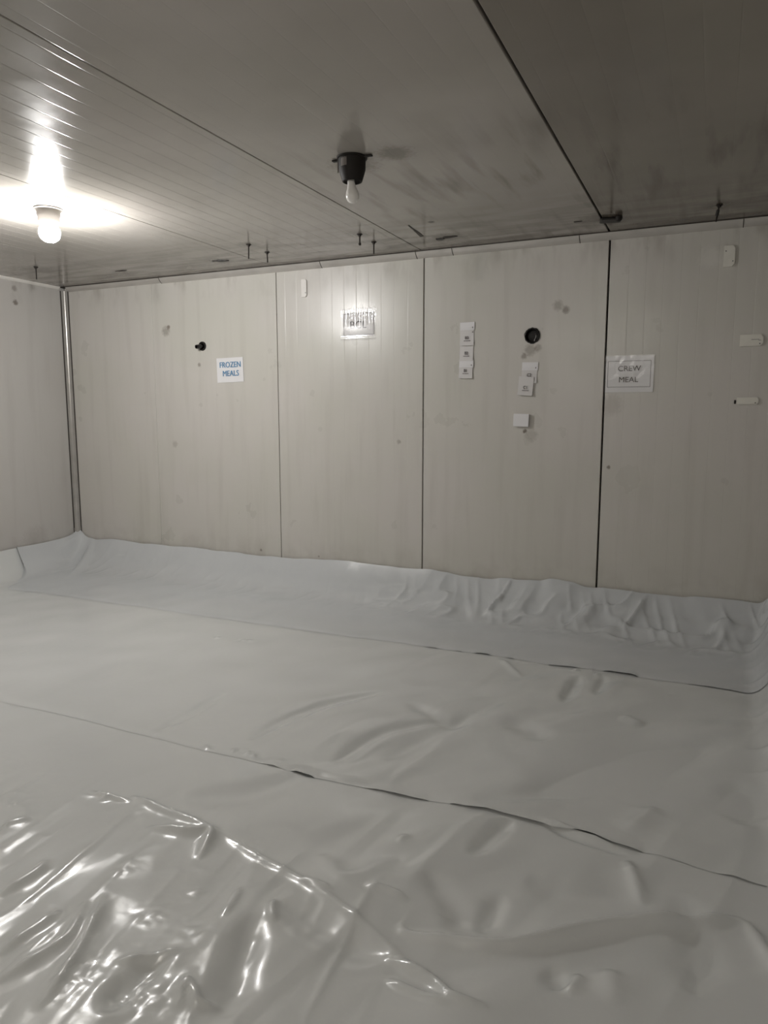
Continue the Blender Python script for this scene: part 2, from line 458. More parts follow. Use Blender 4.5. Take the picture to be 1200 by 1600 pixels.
STROKES = [
 (-0.014,0.035,[(-1.676, 2.335), (-1.658, 2.549), (-1.555, 2.828), (-1.385, 3.033)]),
 (-0.012,0.035,[(-1.272, 2.308), (-1.196, 2.619), (-0.993, 2.851)]),
 (-0.008,0.03,[(-2.101, 2.241), (-2.083, 2.468), (-2.09, 2.713)]),
 (-0.016,0.03,[(-0.567, 3.236), (-0.559, 3.623)]),
 (-0.012,0.025,[(-0.443, 3.375), (-0.44, 3.677)]),
 (0.01,0.025,[(-1.001, 3.707), (-0.827, 3.502)]),
 (-0.01,0.04,[(-1.228, 2.977), (-0.982, 2.82), (-0.911, 2.962)]),
 (-0.012,0.06,[(-0.763, 2.955), (-0.632, 2.875), (-0.564, 2.809)]),
 (0.012,0.05,[(-0.308, 3.199), (-0.21, 3.15)]),
 (-0.018,0.06,[(-0.686, 2.246), (-0.462, 2.441), (-0.189, 2.772), (0.032, 3.048), (0.251, 3.276)]),
 (0.014,0.06,[(-0.113, 2.507), (-0.184, 2.286)]),
 (-0.014,0.05,[(0.142, 2.79), (0.164, 2.484)]),
 (-0.014,0.03,[(-0.535, 2.186), (-0.602, 1.948)]),
 (0.014,0.03,[(-0.168, 2.129), (-0.106, 1.939)]),
 (-0.012,0.04,[(-0.698, 1.821), (-0.56, 1.704), (-0.552, 1.628)]),
 (-0.012,0.03,[(-0.471, 1.831), (-0.483, 1.659)]),
 (0.034,0.032,[(-0.687, 1.593), (-0.644, 1.568), (-0.544, 1.582), (-0.391, 1.628), (-0.18, 1.797), (0.147, 1.999)]),
 (0.018,0.03,[(0.147, 1.999), (0.193, 1.869), (0.225, 1.754)]),
 (0.016,0.018,[(-0.674, 1.475), (-0.537, 1.448), (-0.474, 1.406), (-0.384, 1.408)]),
 (0.012,0.014,[(-0.644, 1.41), (-0.547, 1.392), (-0.466, 1.384)]),
 (-0.012,0.03,[(-0.297, 1.601), (-0.242, 1.552)]),
 (0.012,0.025,[(-0.223, 1.613), (-0.232, 1.536)]),
 (0.01,0.02,[(-2.037, 1.462), (-1.99, 1.545)]),
 (0.016,0.025,[(-1.744, 1.236), (-1.73, 1.351), (-1.755, 1.406)]),
 (0.018,0.025,[(-1.541, 1.08), (-1.53, 1.183), (-1.536, 1.26)]),
 (0.016,0.02,[(-1.46, 1.017), (-1.437, 1.105), (-1.426, 1.192), (-1.493, 1.307)]),
 (0.018,0.02,[(-1.301, 0.991), (-1.331, 1.087), (-1.37, 1.181), (-1.466, 1.349)]),
 (-0.02,0.04,[(-1.164, 1.043), (-1.165, 1.162), (-1.165, 1.251)]),
 (0.01,0.012,[(-1.114, 1.406), (-1.123, 1.462), (-1.147, 1.538)]),
 (0.012,0.015,[(-0.979, 1.454), (-1.017, 1.496), (-1.027, 1.534)]),
 (0.01,0.012,[(-1.006, 1.639), (-0.956, 1.634), (-0.898, 1.622)]),
 (0.012,0.015,[(-0.829, 1.683), (-0.752, 1.688), (-0.69, 1.679)]),
 (-0.016,0.04,[(-0.919, 1.155), (-0.958, 1.257), (-1.042, 1.458)]),
 (-0.016,0.05,[(-1.007, 1.529), (-0.821, 1.48), (-0.674, 1.475)]),
 (0.014,0.02,[(-1.799, 1.795), (-1.583, 1.759), (-1.393, 1.736)]),
 (0.02,0.025,[(-1.603, 1.66), (-1.461, 1.678), (-1.391, 1.717), (-1.339, 1.595)]),
 (0.012,0.012,[(-1.96, 1.76), (-1.885, 1.761), (-1.769, 1.763)]),
 (0.009,0.02,[(-1.393, 1.736), (-1.194, 1.679), (-0.984, 1.627), (-0.692, 1.514), (-0.484, 1.411)]),
 (0.012,0.015,[(-1.25, 1.167), (-1.182, 1.225), (-1.122, 1.271)]),
 (0.016,0.016,[(-1.021, 1.128), (-1.053, 1.193), (-0.993, 1.16), (-0.941, 1.174)]),
 (-0.01,0.02,[(-1.399, 2.211), (-1.213, 2.2), (-1.06, 2.209)]),
 (0.012,0.02,[(-0.449, 2.225), (-0.331, 2.2), (-0.211, 2.18)]),
 (-0.01,0.015,[(-0.434, 2.204), (-0.316, 2.169), (-0.17, 2.155)]),
 (-0.012,0.08,[(-1.614, 1.861), (-1.419, 2.006), (-1.333, 2.171)]),
 (-0.01,0.05,[(-1.102, 2.413), (-1.027, 2.63), (-0.819, 3.162)]),
 (0.01,0.05,[(-0.799, 1.841), (-0.898, 1.698), (-1.025, 1.773)]),
 (-0.014,0.07,[(-0.427, 1.912), (-0.282, 1.917), (-0.121, 2.02)]),
 (-0.014,0.05,[(-0.021, 2.036), (0.033, 1.844), (0.023, 1.662)]),
 (0.012,0.05,[(-0.163, 1.662), (-0.134, 1.551)]),
]

# ---------------------------------------------------------------- polythene sheeting on the floor
def vnoise(x, y, scale, seed):
    """smooth value noise in -1..1"""
    g = np.random.default_rng(seed).uniform(-1, 1, (128, 128))
    u, v = x*scale+40.3, y*scale+37.7
    iu, iv = np.floor(u).astype(int), np.floor(v).astype(int)
    fu, fv = u-iu, v-iv
    fu = fu*fu*fu*(fu*(fu*6-15)+10); fv = fv*fv*fv*(fv*(fv*6-15)+10)
    a = g[iu % 128, iv % 128]; b = g[(iu+1) % 128, iv % 128]
    c = g[iu % 128, (iv+1) % 128]; d = g[(iu+1) % 128, (iv+1) % 128]
    return (a*(1-fu)+b*fu)*(1-fv) + (c*(1-fu)+d*fu)*fv

def crumple(x, y, scale, seed):
    """faceted creases: distance to the nearest cell border of random points, 0..1"""
    r = np.random.default_rng(seed); px = r.random((64, 64)); py = r.random((64, 64)); hh = r.random((64, 64))
    u, v = x*scale+20, y*scale+20
    iu, iv = np.floor(u).astype(int), np.floor(v).astype(int)
    d1 = np.full(x.shape, 9.0); d2 = np.full(x.shape, 9.0)
    for i in (-1, 0, 1):
        for j in (-1, 0, 1):
            a, b = (iu+i) % 64, (iv+j) % 64
            d = np.hypot(iu+i+px[a, b]-u, iv+j+py[a, b]-v)
            nd1 = np.minimum(d1, d); d2 = np.minimum(np.maximum(d1, d), d2); d1 = nd1
    return np.clip(d2-d1, 0, 1)

def sstep(a, b, x):
    t = np.clip((x-a)/(b-a), 0, 1); return t*t*(3-2*t)

def stroke(x, y, amp, wd, pts, out):
    """ridge (or hollow) of half-width wd along a polyline, tapering at both ends"""
    P = [np.array(p) for p in pts]
    # subdivide with Catmull-Rom so folds run in curves
    Q = []
    E = [2*P[0]-P[1]] + P + [2*P[-1]-P[-2]]
    for i in range(1, len(E)-2):
        for t in np.linspace(0, 1, 5, endpoint=False):
            Q.append(.5*((2*E[i])+(E[i+1]-E[i-1])*t+(2*E[i-1]-5*E[i]+4*E[i+1]-E[i+2])*t*t+(3*E[i]-E[i-1]-3*E[i+1]+E[i+2])*t**3))
    Q.append(P[-1]); Q = np.array(Q)
    m = (x > Q[:, 0].min()-3*wd) & (x < Q[:, 0].max()+3*wd) & (y > Q[:, 1].min()-3*wd) & (y < Q[:, 1].max()+3*wd)
    if not m.any(): return
    X, Y = x[m], y[m]
    seg = np.hypot(*(Q[1:]-Q[:-1]).T); cum = np.concatenate([[0], np.cumsum(seg)]); tot = cum[-1]
    best = np.full(X.shape, 9.0); s = np.zeros(X.shape)
    for k in range(len(Q)-1):
        d = Q[k+1]-Q[k]; l2 = max(d@d, 1e-9)
        t = np.clip(((X-Q[k, 0])*d[0]+(Y-Q[k, 1])*d[1])/l2, 0, 1)
        dd = np.hypot(X-Q[k, 0]-t*d[0], Y-Q[k, 1]-t*d[1])
        b = dd < best; best[b] = dd[b]; s[b] = cum[k]+t[b]*seg[k]
    f = s/tot
    taper = np.clip(np.minimum(f, 1-f)*4, 0.0, 1)**.7
    ww = wd*(.45+.55*taper)
    r = best/ww
    prof = 1/(1+(1.25*r)**2)**1.5 if amp > 0 else np.exp(-r*r)      # crisp ridge, soft hollow
    out[m] += amp*taper*prof*np.exp(-(r/2.2)**4)

def height(x, y):
    """lie of the sheeting over the slab (metres)"""
    z = .006*vnoise(x, y, 2.1, 1) + .0022*vnoise(x, y, 5.5, 2)
    # long drawn folds fanning towards the right and near side
    a = math.radians(50); xr, yr = x*math.cos(a)+y*math.sin(a), -x*math.sin(a)+y*math.cos(a)
    q = sstep(-2.2, -.6, x)*sstep(4.2, 3.2, y)
    z += q*(.018*vnoise(xr*.7, yr*1.9, 2.0, 3) + .007*vnoise(xr, yr*2.6, 3.2, 4))
    a2 = math.radians(78); xs2, ys2 = x*math.cos(a2)+y*math.sin(a2), -x*math.sin(a2)+y*math.cos(a2)
    z += q*.010*np.clip(1-np.abs(vnoise(xs2*.9, ys2*2.2, 2.4, 14)), .55, 1)
    # crinkled foreground on the left
    q = sstep(1.95, 1.45, y)*sstep(-.55, -.95, x)
    b = math.radians(97); xb, yb = x*math.cos(b)+y*math.sin(b), -x*math.sin(b)+y*math.cos(b)
    n = 1-np.abs(vnoise(xb*.35, yb*1.6, 5.0, 5)); z += q*.0085*n**4
    n = 1-np.abs(vnoise(xb*.6, yb*2.2, 9.0, 6)); z += q*.0016*n**3
    msk = np.clip(vnoise(x, y, 3.1, 15)*1.6+.3, 0, 1); z += q*msk*.0055*crumple(xb*.38, yb, 13, 16)
    blob = np.zeros_like(x)
    for (bx, by, br) in BLOBS: blob = np.maximum(blob, np.exp(-((x-bx)**2+(y-by)**2)/(br*br)))
    z += blob*(.0055*crumple(x, y, 22, 8) + .0022*crumple(x, y, 48, 9))
    for (bx, by) in SPARKS: z += np.exp(-((x-bx)**2+(y-by)**2)/.018**2)*(.0095*vnoise(x, y, 40, 51)+.004)
    for (am, wd, pts) in STROKES: stroke(x, y, am*1.15, wd, pts, z)
    return z

SPARKS = [(-2.652, 3.398),(-2.5, 3.413),(-2.441, 3.426),(-1.668, 2.235),(-1.62, 2.232),(-1.573, 2.23),(-1.515, 2.233),(-1.458, 2.236),(-1.79, 2.21),(-0.793, 3.715),(-0.689, 3.708),(-0.589, 3.701),(-0.473, 3.683),(-2.037, 4.462),(-2.073, 2.23),(-1.935, 1.752),(-1.871, 1.748),(-0.82, 1.941)]
BLOBS = [(-1.29, 1.34, .05), (-1.15, 1.33, .05), (-1.13, 1.13, .10), (-1.30, 1.10, .07), (-1.55, 1.72, .03), (-1.70, 1.74, .02),
         (-1.50, 1.46, .04), (-1.25, 1.47, .03)]

def upstand(x, y, top, run):
    """rise of the sheeting up the walls"""
    def g(d, t, r): return t*np.clip(1-d/r, 0, 1)**2.6
    zb = g(YB-.012-y, top(x), run)
    zl = g(x-(XL+.012), .235, .22); zr = g(XR-.012-x, .22, .17)
    return (zb**3+zl**3+zr**3)**(1/3)

def axis(a, b, step, fine_a=0, fine_b=0):
    """grid coordinates with finer spacing beside a wall"""
    pts = list(np.arange(a, b, step))+[b]
    extra = []
    if fine_a: extra += [a+.002*k**1.5 for k in range(14)]
    if fine_b: extra += [b-.002*k**1.5 for k in range(14)]
    p = np.unique(np.round(pts+extra, 4)); 
    return p

def sheet(name, y_near, y_far, step, base, mat, label, lift_near=None, wallside=False, near_fn=None, far_fn=None):
    xs_ = axis(XL+.012, XR-.012, step, 1, 1)
    ts = axis(max(y_near, .55), y_far, step, 0, wallside)
    if y_near < .5: ts = np.concatenate([np.arange(y_near, .54, .05), ts])
    X, T = np.meshgrid(xs_, ts, indexing='ij')
    Y = T.copy()
    if near_fn is not None:                      # wandering free edge
        e = near_fn(X)
        k = np.clip((T-y_near)/.45, 0, 1)
        Y = T + (e-y_near)*(1-k)
    if far_fn is not None:
        Y = Y + (far_fn(X)-y_far)*np.clip(1-(y_far-T)/.40, 0, 1)
    Z = height(X, Y) + base
    d = T-y_near                                  # distance from the free edge
    if lift_near is not None:
        lf = lift_near(X)
        lf = lf + (.045*sstep(-5.02, -5.16, X) if wallside else 0)
        Z += lf*np.exp(-(d/.030)**1.3) - .0030*np.exp(-(d/.035)**1.5)*(1-np.clip(lf/.0015, 0, 1))
    top = lambda x: .222+.012*vnoise(x, x*0, 3.0, 21)+(.006+.012*sstep(-2.2, -1.2, x))*vnoise(x, x*0, 9.0, 22)+.045*np.exp(-((x-XL-.05)/.07)**2)+.02*np.exp(-((x+.95)/.25)**2)-.02*sstep(-.6, 0, x)
    up = upstand(X, Y, top, .42)
    # pleats where the sheet is pushed against the walls, strongest towards the right
    dw = YB-Y
    amp = (.005+.034*sstep(-1.2, -.4, X)+.026*np.exp(-((X+1.35)/.35)**2)+.007*sstep(-2.4, -1.9, X))*np.exp(-((dw-.17)/.19)**2)*sstep(0, .05, dw)
    sk = X+.45*dw+.02*vnoise(X, dw, 4.0, 61)
    pl = (1-np.abs(vnoise(sk*1.0, dw*.8, 9.0, 31)))**2.6
    pl2 = (1-np.abs(vnoise(X-.35*dw, dw*.35, 13.0, 32)))**2
    Z += amp*(pl-.3) + amp*.45*pl2
    Z += .014*np.exp(-((dw-.30-.03*vnoise(X, X*0, 1.7, 33))/.035)**2)*sstep(-1.0, -.3, X)      # crease shelf, right
    Z += .010*np.exp(-((dw-.14-.04*vnoise(X, X*0, 1.3, 34))/.03)**2)*sstep(-3.0, -1.6, X)
    # pleats up the right wall
    dr = XR-X
    Z += .010*np.exp(-((dr-.10)/.09)**2)*((1-np.abs(vnoise(Y, dr*.5, 6.0, 35)))**2-.3)*sstep(0, .04, dr)
    # folds in the far left corner
    cx, cy = X-XL, YB-Y
    Z += .045*np.exp(-((cx-.17-.5*cy)/.04)**2)*np.exp(-((cy-.2)/.16)**2) + .05*np.exp(-((cx-.05)/.03)**2)*np.exp(-((cy-.14)/.10)**2) - .012*np.exp(-((cx-.10)/.03)**2)*np.exp(-((cy-.2)/.15)**2)
    Z = np.maximum(Z, -.012+base) + up
    nx, ny = X.shape
    co = np.stack([X, Y, Z], -1).reshape(-1, 3).astype(np.float32)
    ii = np.arange(nx*ny).reshape(nx, ny)
    q = np.stack([ii[:-1, :-1], ii[1:, :-1], ii[1:, 1:], ii[:-1, 1:]], -1).reshape(-1, 4).astype(np.int32)
    me = bpy.data.meshes.new(name)
    me.vertices.add(len(co)); me.vertices.foreach_set('co', co.ravel())
    me.loops.add(q.size); me.loops.foreach_set('vertex_index', q.ravel())
    me.polygons.add(len(q)); me.polygons.foreach_set('loop_start', np.arange(0, q.size, 4, dtype=np.int32))
    me.polygons.foreach_set('loop_total', np.full(len(q), 4, np.int32))
    me.polygons.foreach_set('use_smooth', np.ones(len(q), bool))
    me.update(calc_edges=True)
    o = link(name, me, None, mat)
    return tag(o, label, 'plastic sheet', 'overlapping plastic sheets on the floor')

def lip(seed, a, b, lo, hi):
    return lambda x: lo + (hi-lo)*np.clip(vnoise(x, x*0, 13.0, seed)*1.3+.35, 0, 1)*sstep(a, b, x)*(1-.75*sstep(-.15, .0, x))

far_edge = lambda X: 3.75+.012*vnoise(X, X*0, 2.5, 41)+.33*sstep(-4.9, -5.15, X)
sheet('plastic_sheet', 3.75, YB-.012, .0105, .014, M['sheet_wall'],
      'bluish white plastic sheet along the foot of the back wall, turned up the wall', lip(42, -1.5, -1.2, .000, .007), True, far_edge)
mid_edge = lambda X: 2.19+.010*vnoise(X, X*0, 3.5, 43)
sheet('plastic_sheet', 2.19, 3.82, .0105, .0100, M['sheet'],
      'middle white plastic sheet across the room, between the two long seams', lip(44, -1.55, -1.35, .000, .006), False, mid_edge, lambda X: 3.82+.45*sstep(-4.7, -4.95, X))
sheet('plastic_sheet', YN+.02, 2.25, .0075, .006, M['sheet'],
      'nearest white plastic sheet with shiny crinkles in the left foreground')

# tape crinkles sparkling on the seams
def crinkle(name, x0, x1, yc, z, wd, seed, label, vertical=False):
    n, mrows = int((x1-x0)/.004), 5
    r = np.random.default_rng(seed); vs, fs = [], []
    for i in range(n+1):
        for j in range(mrows):
            x = x0+(x1-x0)*i/n; t = (j/(mrows-1)-.5)
            h = .004*r.random()+.004*(1-4*t*t)
            y = yc+t*wd*(.7+.3*math.sin(i*.9))+.002*r.random()
            vs.append((x, y-(h if vertical else 0), z+(t*wd if vertical else h)))
    for i in range(n):
        for j in range(mrows-1):
            a = i*mrows+j; fs.append((a, a+mrows, a+mrows+1, a+1))
    return tag(py_obj(name, vs, fs, M['sheet']), label, 'tape', 'crinkled clear tape on the sheet edges')

# ---------------------------------------------------------------- ceiling lamps
def lamp(x, y, lit, bulb='bulb_on', label='lit round bulb in cream ceramic holder on the ceiling at far left'):
    if lit:
        t = empty('ceiling_lamp', (x, y, ZC), label, 'lamp')
        lathe_obj('holder', [(0, -.001), (.074, -.001), (.074, -.006), (.062, -.010), (.060, -.036), (.057, -.041), (.054, -.068), (.049, -.077), (.030, -.077), (.0, -.070)], M['porcelain'], t, 40)
        b = lathe_obj('bulb', [(.0, -.070), (.024, -.074), (.040, -.088), (.051, -.104), (.055, -.122), (.052, -.142), (.043, -.158), (.028, -.169), (.012, -.1735), (0, -.1745)], M[bulb], t, 40)  # made wider than a plain bulb so the shape takes in its bloom
        b['label'] = 'glowing white bulb, widened to include its bloom'
        for s in (-1, 1):
            lathe_obj('screw', [(0, -.0085), (.004, -.0082), (.0045, -.006), (.0045, -.004)], M['brass'], t, 10, loc=(s*.068, 0, 0))
    else:
        t = empty('ceiling_lamp', (x, y, ZC), 'unlit bulb in black tapered holder on the ceiling in the centre', 'lamp')
        lathe_obj('holder', [(0, -.001), (.066, -.001), (.066, -.006), (.059, -.008), (.058, -.050), (.052, -.072), (.043, -.100), (.038, -.102), (.034, -.092), (0, -.080)], M['bakelite'], t, 40)
        for s in (-1, 1):
            bm = bmesh.new(); box_bm(bm, (s*.078, 0, -.004), (.034, .020, .006), .002)
            bm_obj('mounting_ear', bm, M['bakelite'], t)
        # paper label bent round the holder
        vs, fs = [], []
        for i in range(7):
            a = math.radians(-118+i*5.2)
            for z, r in ((-.012, .0588), (-.047, .0588)):
                vs.append((r*math.cos(a), r*math.sin(a), z))
        fs = [(2*i, 2*i+1, 2*i+3, 2*i+2) for i in range(6)]
        o = py_obj('rating_label', vs, fs, M['patch'], t); o['label'] = 'grey square label on black holder'
        bm = bmesh.new(); box_bm(bm, (0, 0, 0), (.004, .010, .052), .001)
        c = bm_obj('clip', bm, M['patch'], t); c.location = (-.056, -.024, -.038); c.rotation_euler = (0, 0, .4)
        b = lathe_obj('bulb', [(0, .085), (.013, .084), (.015, .060), (.0165, .040), (.020, .022), (.026, .008), (.0295, -.006), (.0290, -.018), (.024, -.029), (.015, -.0365), (.006, -.0395), (0, -.040)], M['bulb_off'], t, 32)
        b.location = (.002, -.004, -.150); b.rotation_euler = (math.radians(4), math.radians(-5), 0)
        b['label'] = 'frosted white bulb with long neck'
    return t
lamp(-3.324, 2.938, True)
lamp(-1.486, 2.927, False)
lamp(-1.486, -.90, True, 'bulb_back', 'lit round bulb on the ceiling behind the viewer, outside the photo')

# ---------------------------------------------------------------- threaded rods left hanging from the ceiling
def rod(x, y, ln, label, tilt=0.0):
    t = empty('threaded_rod', (x, y, ZC), label, 'rod', 'cut threaded rods near the back of the ceiling')
    prof = [(0, -.001)]
    z = -.001
    while z > -ln:
        prof += [(.0048, z), (.0036, z-.0025)]; z -= .005
    prof += [(.003, -ln-.001), (0, -ln-.001)]
    o = lathe_obj('rod', prof, M['rust'], t, 10); o.rotation_euler = (0, tilt, 0)
    lathe_obj('washer', [(0, -.0015), (.017, -.0015), (.017, -.0040), (0, -.0040)], M['rust'], t, 18, smooth=False)
    lathe_obj('nut', [(0, -.0042), (.0095, -.0042), (.0095, -.013), (.005, -.014), (0, -.014)], M['rust'], t, 6, smooth=False)
    return t
rod(-2.825, 4.071, .090, 'rusty rod stub hanging from ceiling, left one of the pair above the frozen meals sign', .03)
rod(-2.841, 4.309, .066, 'rusty rod stub nearest the wall above the frozen meals sign', -.03)
rod(-2.049, 4.133, .060, 'short rod stub with knobbed end hanging above the laminated BCL sign, left of two', .0)
lathe_obj('end_nut', [(0, -.052), (.008, -.052), (.009, -.060), (.006, -.066), (0, -.066)], M['rust'], bpy.data.objects['threaded_rod.002'], 8)
rod(-2.055, 4.348, .074, 'rod stub hanging above the laminated BCL sign, right of two', .0)
t = rod(-0.042, 4.366, .085, 'longest black bent rod hanging from the ceiling at far right', .14)
lathe_obj('sleeve', [(0, -.024), (.008, -.026), (.0095, -.050), (.007, -.058), (0, -.058)], M['black'], t, 12).rotation_euler = (0, .18, 0)
rod(-4.689, 4.000, .090, 'thin rod stub hanging in the far left corner of the ceiling', .0)

# ---------------------------------------------------------------- torn slots and leftovers on the ceiling
def ragged(name, pts, z0, th, mat, parent=None, jit=.004, seed=1):
    r = random.Random(seed)
    bot, top = [], []
    P = []
    for (a, b) in zip(pts, pts[1:]+pts[:1]):
        for k in range(4):
            f = k/4
            P.append((a[0]+(b[0]-a[0])*f+r.uniform(-jit, jit), a[1]+(b[1]-a[1])*f+r.uniform(-jit, jit)))
    n = len(P)
    vs = [(x, y, z0) for x, y in P] + [(x, y, z0-th*r.uniform(.6, 1.3)) for x, y in P]
    fs = [tuple(range(n)), tuple(range(2*n-1, n-1, -1))] + [(i, (i+1) % n, n+(i+1) % n, n+i) for i in range(n)]
    o = py_obj(name, vs, fs, mat, parent)
    bm = bmesh.new(); bm.from_mesh(o.data); bmesh.ops.recalc_face_normals(bm, faces=bm.faces); bm.to_mesh(o.data); bm.free()
    return o
Zc = ZC-.0002
ragged('torn_slot', [(-3.36, 4.385), (-3.30, 4.375), (-3.235, 4.405), (-3.25, 4.43), (-3.31, 4.43)], Zc, .003, M['black'], ceiling, seed=3)
ragged('torn_slot', [(-4.27, 4.375), (-4.21, 4.365), (-4.16, 4.372), (-4.20, 4.395)], Zc, .003, M['seal'], ceiling, seed=4)
ragged('torn_slot', [(-1.665, 4.435), (-1.625, 4.43), (-1.605, 4.45), (-1.635, 4.475), (-1.66, 4.465)], Zc, .004, M['black'], ceiling, seed=5)
ragged('torn_slot', [(-1.61, 4.405), (-1.53, 4.405), (-1.515, 4.425), (-1.60, 4.447)], Zc, .003, M['seal'], ceiling, seed=6)
ragged('torn_slot', [(-.80, 4.385), (-.755, 4.385), (-.76, 4.402), (-.80, 4.402)], Zc, .002, M['seal'], ceiling, jit=.002, seed=8)
ragged('torn_slot', [(-1.70, 4.06), (-1.69, 4.06), (-1.705, 4.34), (-1.735, 4.35), (-1.72, 4.25)], Zc, .0012, M['seal'], ceiling, jit=.003, seed=9)['label'] = 'faint dark scratch'
t = empty('bracket_remnant', (-.60, 4.41, ZC), 'black bent scrap stuck on the right ceiling seam beside the back wall', 'bracket')
bm = bmesh.new()
box_bm(bm, (0, 0, 0), (.115, .085, .014), .005, Matrix.Rotation(.25, 3, 'Z'))
o = bm_obj('plate', bm, M['black'], t); o.location = (0, 0, -.008)
lathe_obj('bent_tab', [(0, 0), (.018, -.002), (.020, -.012), (.014, -.026), (0, -.030)], M['bakelite'], t, 14, loc=(.050, -.050, -.002))

# ---------------------------------------------------------------- holes in the back wall
t = empty('wall_sleeve', (-1.110, YB, 1.849), 'large round black ragged hole with crumpled lining above the two right hand labels', 'hole')
jr = random.Random(5); J = [jr.uniform(.97, 1.05) for _ in range(36)]
lathe_obj('ragged_rim', [(.036, .045), (.0385, -.001), (.042, -.008), (.047, -.009), (.051, -.005), (.050, .0005), (.043, .002)], M['gloss_black'], t, 36,
          rot=(-math.pi/2, 0, 0), jitter=lambda i, n, r, z: J[i] if r > .045 else 1)
lathe_obj('lining', [(.0, .046), (.030, .045), (.0425, .040), (.0425, .001)], M['black'], t, 30, rot=(-math.pi/2, 0, 0))
vs, fs = [], []
for i in range(9):
    a = i/8
    for j, dx in enumerate((-.0035, 0, .0035)):
        vs.append((.020+dx+.005*math.sin(a*5), -.006-.003*(j == 1)+.001*math.sin(i*2.3), .012-.048*a))
fs = [(3*i+j, 3*i+j+1, 3*i+j+4, 3*i+j+3) for i in range(8) for j in (0, 1)]
py_obj('foil_strip', vs, fs, M['foil'], t)
t = empty('pipe_stub', (-3.762, YB, 1.886), 'short black pipe stub poking out of the wall above the frozen meals sign', 'pipe')
lathe_obj('collar', [(.018, .03), (.021, -.004), (.029, -.010), (.035, -.008), (.036, .0005), (.030, .002)], M['bakelite'], t, 28, rot=(-math.pi/2, 0, 0))
o = lathe_obj('pipe', [(.012, .02), (.016, .0), (.017, -.055), (.015, -.062), (.011, -.060), (.010, -.020), (0, -.018)], M['gloss_black'], t, 24)
o.rotation_euler = (-math.pi/2+.15, 0, -.30)

# ---------------------------------------------------------------- signs
_fonts = {}
def lettering(txt, size, mat, parent, loc, bold=0.0, sx=1.0, align='CENTER', name='lettering', shear=0, spacing=1.0, heavy=0.0):
    cu = bpy.data.curves.new(name, 'FONT'); cu.body = txt; cu.size = size; cu.offset = bold
    cu.extrude = .0002; cu.align_x = align; cu.resolution_u = 4; cu.shear = shear; cu.space_character = spacing
    tmp = bpy.data.objects.new('tmp', cu); COL.objects.link(tmp)
    dg = bpy.context.evaluated_depsgraph_get()
    me = bpy.data.meshes.new_from_object(tmp.evaluated_get(dg))
    bpy.data.objects.remove(tmp); bpy.data.curves.remove(cu)
    me.transform(Matrix.Diagonal((sx, 1, 1, 1)))
    me.transform(Matrix.Rotation(math.pi/2, 4, 'X'))
    if heavy:                                     # thicken the strokes sideways
        bm = bmesh.new()
        for k in (-1, 1):
            bm.from_mesh(me)
            n = len(me.vertices); bm.verts.ensure_lookup_table()
            for v in bm.verts[-n:]: v.co.x += k*heavy; v.co.y -= .0001*(k+1)
        bm.to_mesh(me); bm.free()
    me.materials.clear()
    o = link(name, me, parent, mat); o.location = loc
    return o

def bent_card(name, w_, h_, mat, parent, depth=.0, curl=.0, th=.0012, nx=8, nz=8, wav=0.0, seed=0, ycomp=0.0):
    """thin card facing -Y centred on its parent, bottom or sides curling off the wall"""
    r = np.random.default_rng(seed)
    vs = []
    for s in (0, 1):
        for j in range(nz+1):
            for i in range(nx+1):
                u, v = i/nx-.5, j/nz-.5
                y = -ycomp-curl*(max(0, -v)*2)**2-depth*4*u*u - (wav*r.random() if s == 0 else 0)
                if s: y += 0
                vs.append((u*w_, y - (th if s == 0 else 0), v*h_))
    n1 = (nx+1)*(nz+1); fs = []
    for j in range(nz):
        for i in range(nx):
            a = j*(nx+1)+i; fs.append((a, a+1, a+nx+2, a+nx+1)); b = a+n1; fs.append((b, b+nx+1, b+nx+2, b+1))
    ring = [i for i in range(nx+1)] + [(j+1)*(nx+1)-1 for j in range(1, nz+1)] + [nz*(nx+1)+i for i in range(nx-1, -1, -1)] + [j*(nx+1) for j in range(nz-1, 0, -1)]
    for a, b in zip(ring, ring[1:]+ring[:1]): fs.append((a, a+n1, b+n1, b))
    return py_obj(name, vs, fs, mat, parent, smooth=False)

def frame_bm(w_, h_, lw, y):
    bm = bmesh.new()
    for (cx, cz, sx, sz) in ((0, h_/2, w_, lw), (0, -h_/2, w_, lw), (-w_/2, 0, lw, h_), (w_/2, 0, lw, h_)):
        box_bm(bm, (cx, y, cz), (sx, .0004, sz))
    return bm

YS = YB-.0015
# FROZEN MEALS
t = empty('sign', (-3.498, YS, 1.692), 'square white sign with blue FROZEN MEALS lettering on the left', 'sign')
bent_card('card', .252, .190, M['paper'], t, depth=.002, th=.0015)
t.rotation_euler = (0, math.radians(-1.0), 0)
lettering('FROZEN', .062, M['ink_blue'], t, (.004, -.0048, .020), .0, .87, heavy=.0013)
lettering('MEALS', .062, M['ink_blue'], t, (.006, -.0048, -.047), .0, .87, heavy=.0013)
# CREW MEAL
t = empty('sign', (-.498, YS, 1.590), 'white laminated CREW MEAL sign with black letters in a thin frame', 'sign')
bent_card('card', .281, .222, M['paper'], t, depth=.002, th=.0015)
bm_obj('printed_frame', frame_bm(.252, .158, .0028, -.0038), M['ink_grey'], t)
for q in t.children:
    if q.name.startswith('printed_frame'): q.location = (-.003, 0, 0)
lettering('CREW', .047, M['ink'], t, (-.002, -.0048, .018), 0, 1.02)
lettering('MEAL', .047, M['ink'], t, (-.005, -.0048, -.050), 0, 1.02)
fr_ = np.random.default_rng(4)
py_obj('laminate', [((i/10-.5)*.290, -.0062-.002*4*(i/10-.5)**2-.0006*fr_.random(), (j/8-.5)*.231) for j in range(9) for i in range(11)],
       [(j*11+i, j*11+i+1, j*11+i+12, j*11+i+11) for j in range(8) for i in range(10)], M['film'], t)
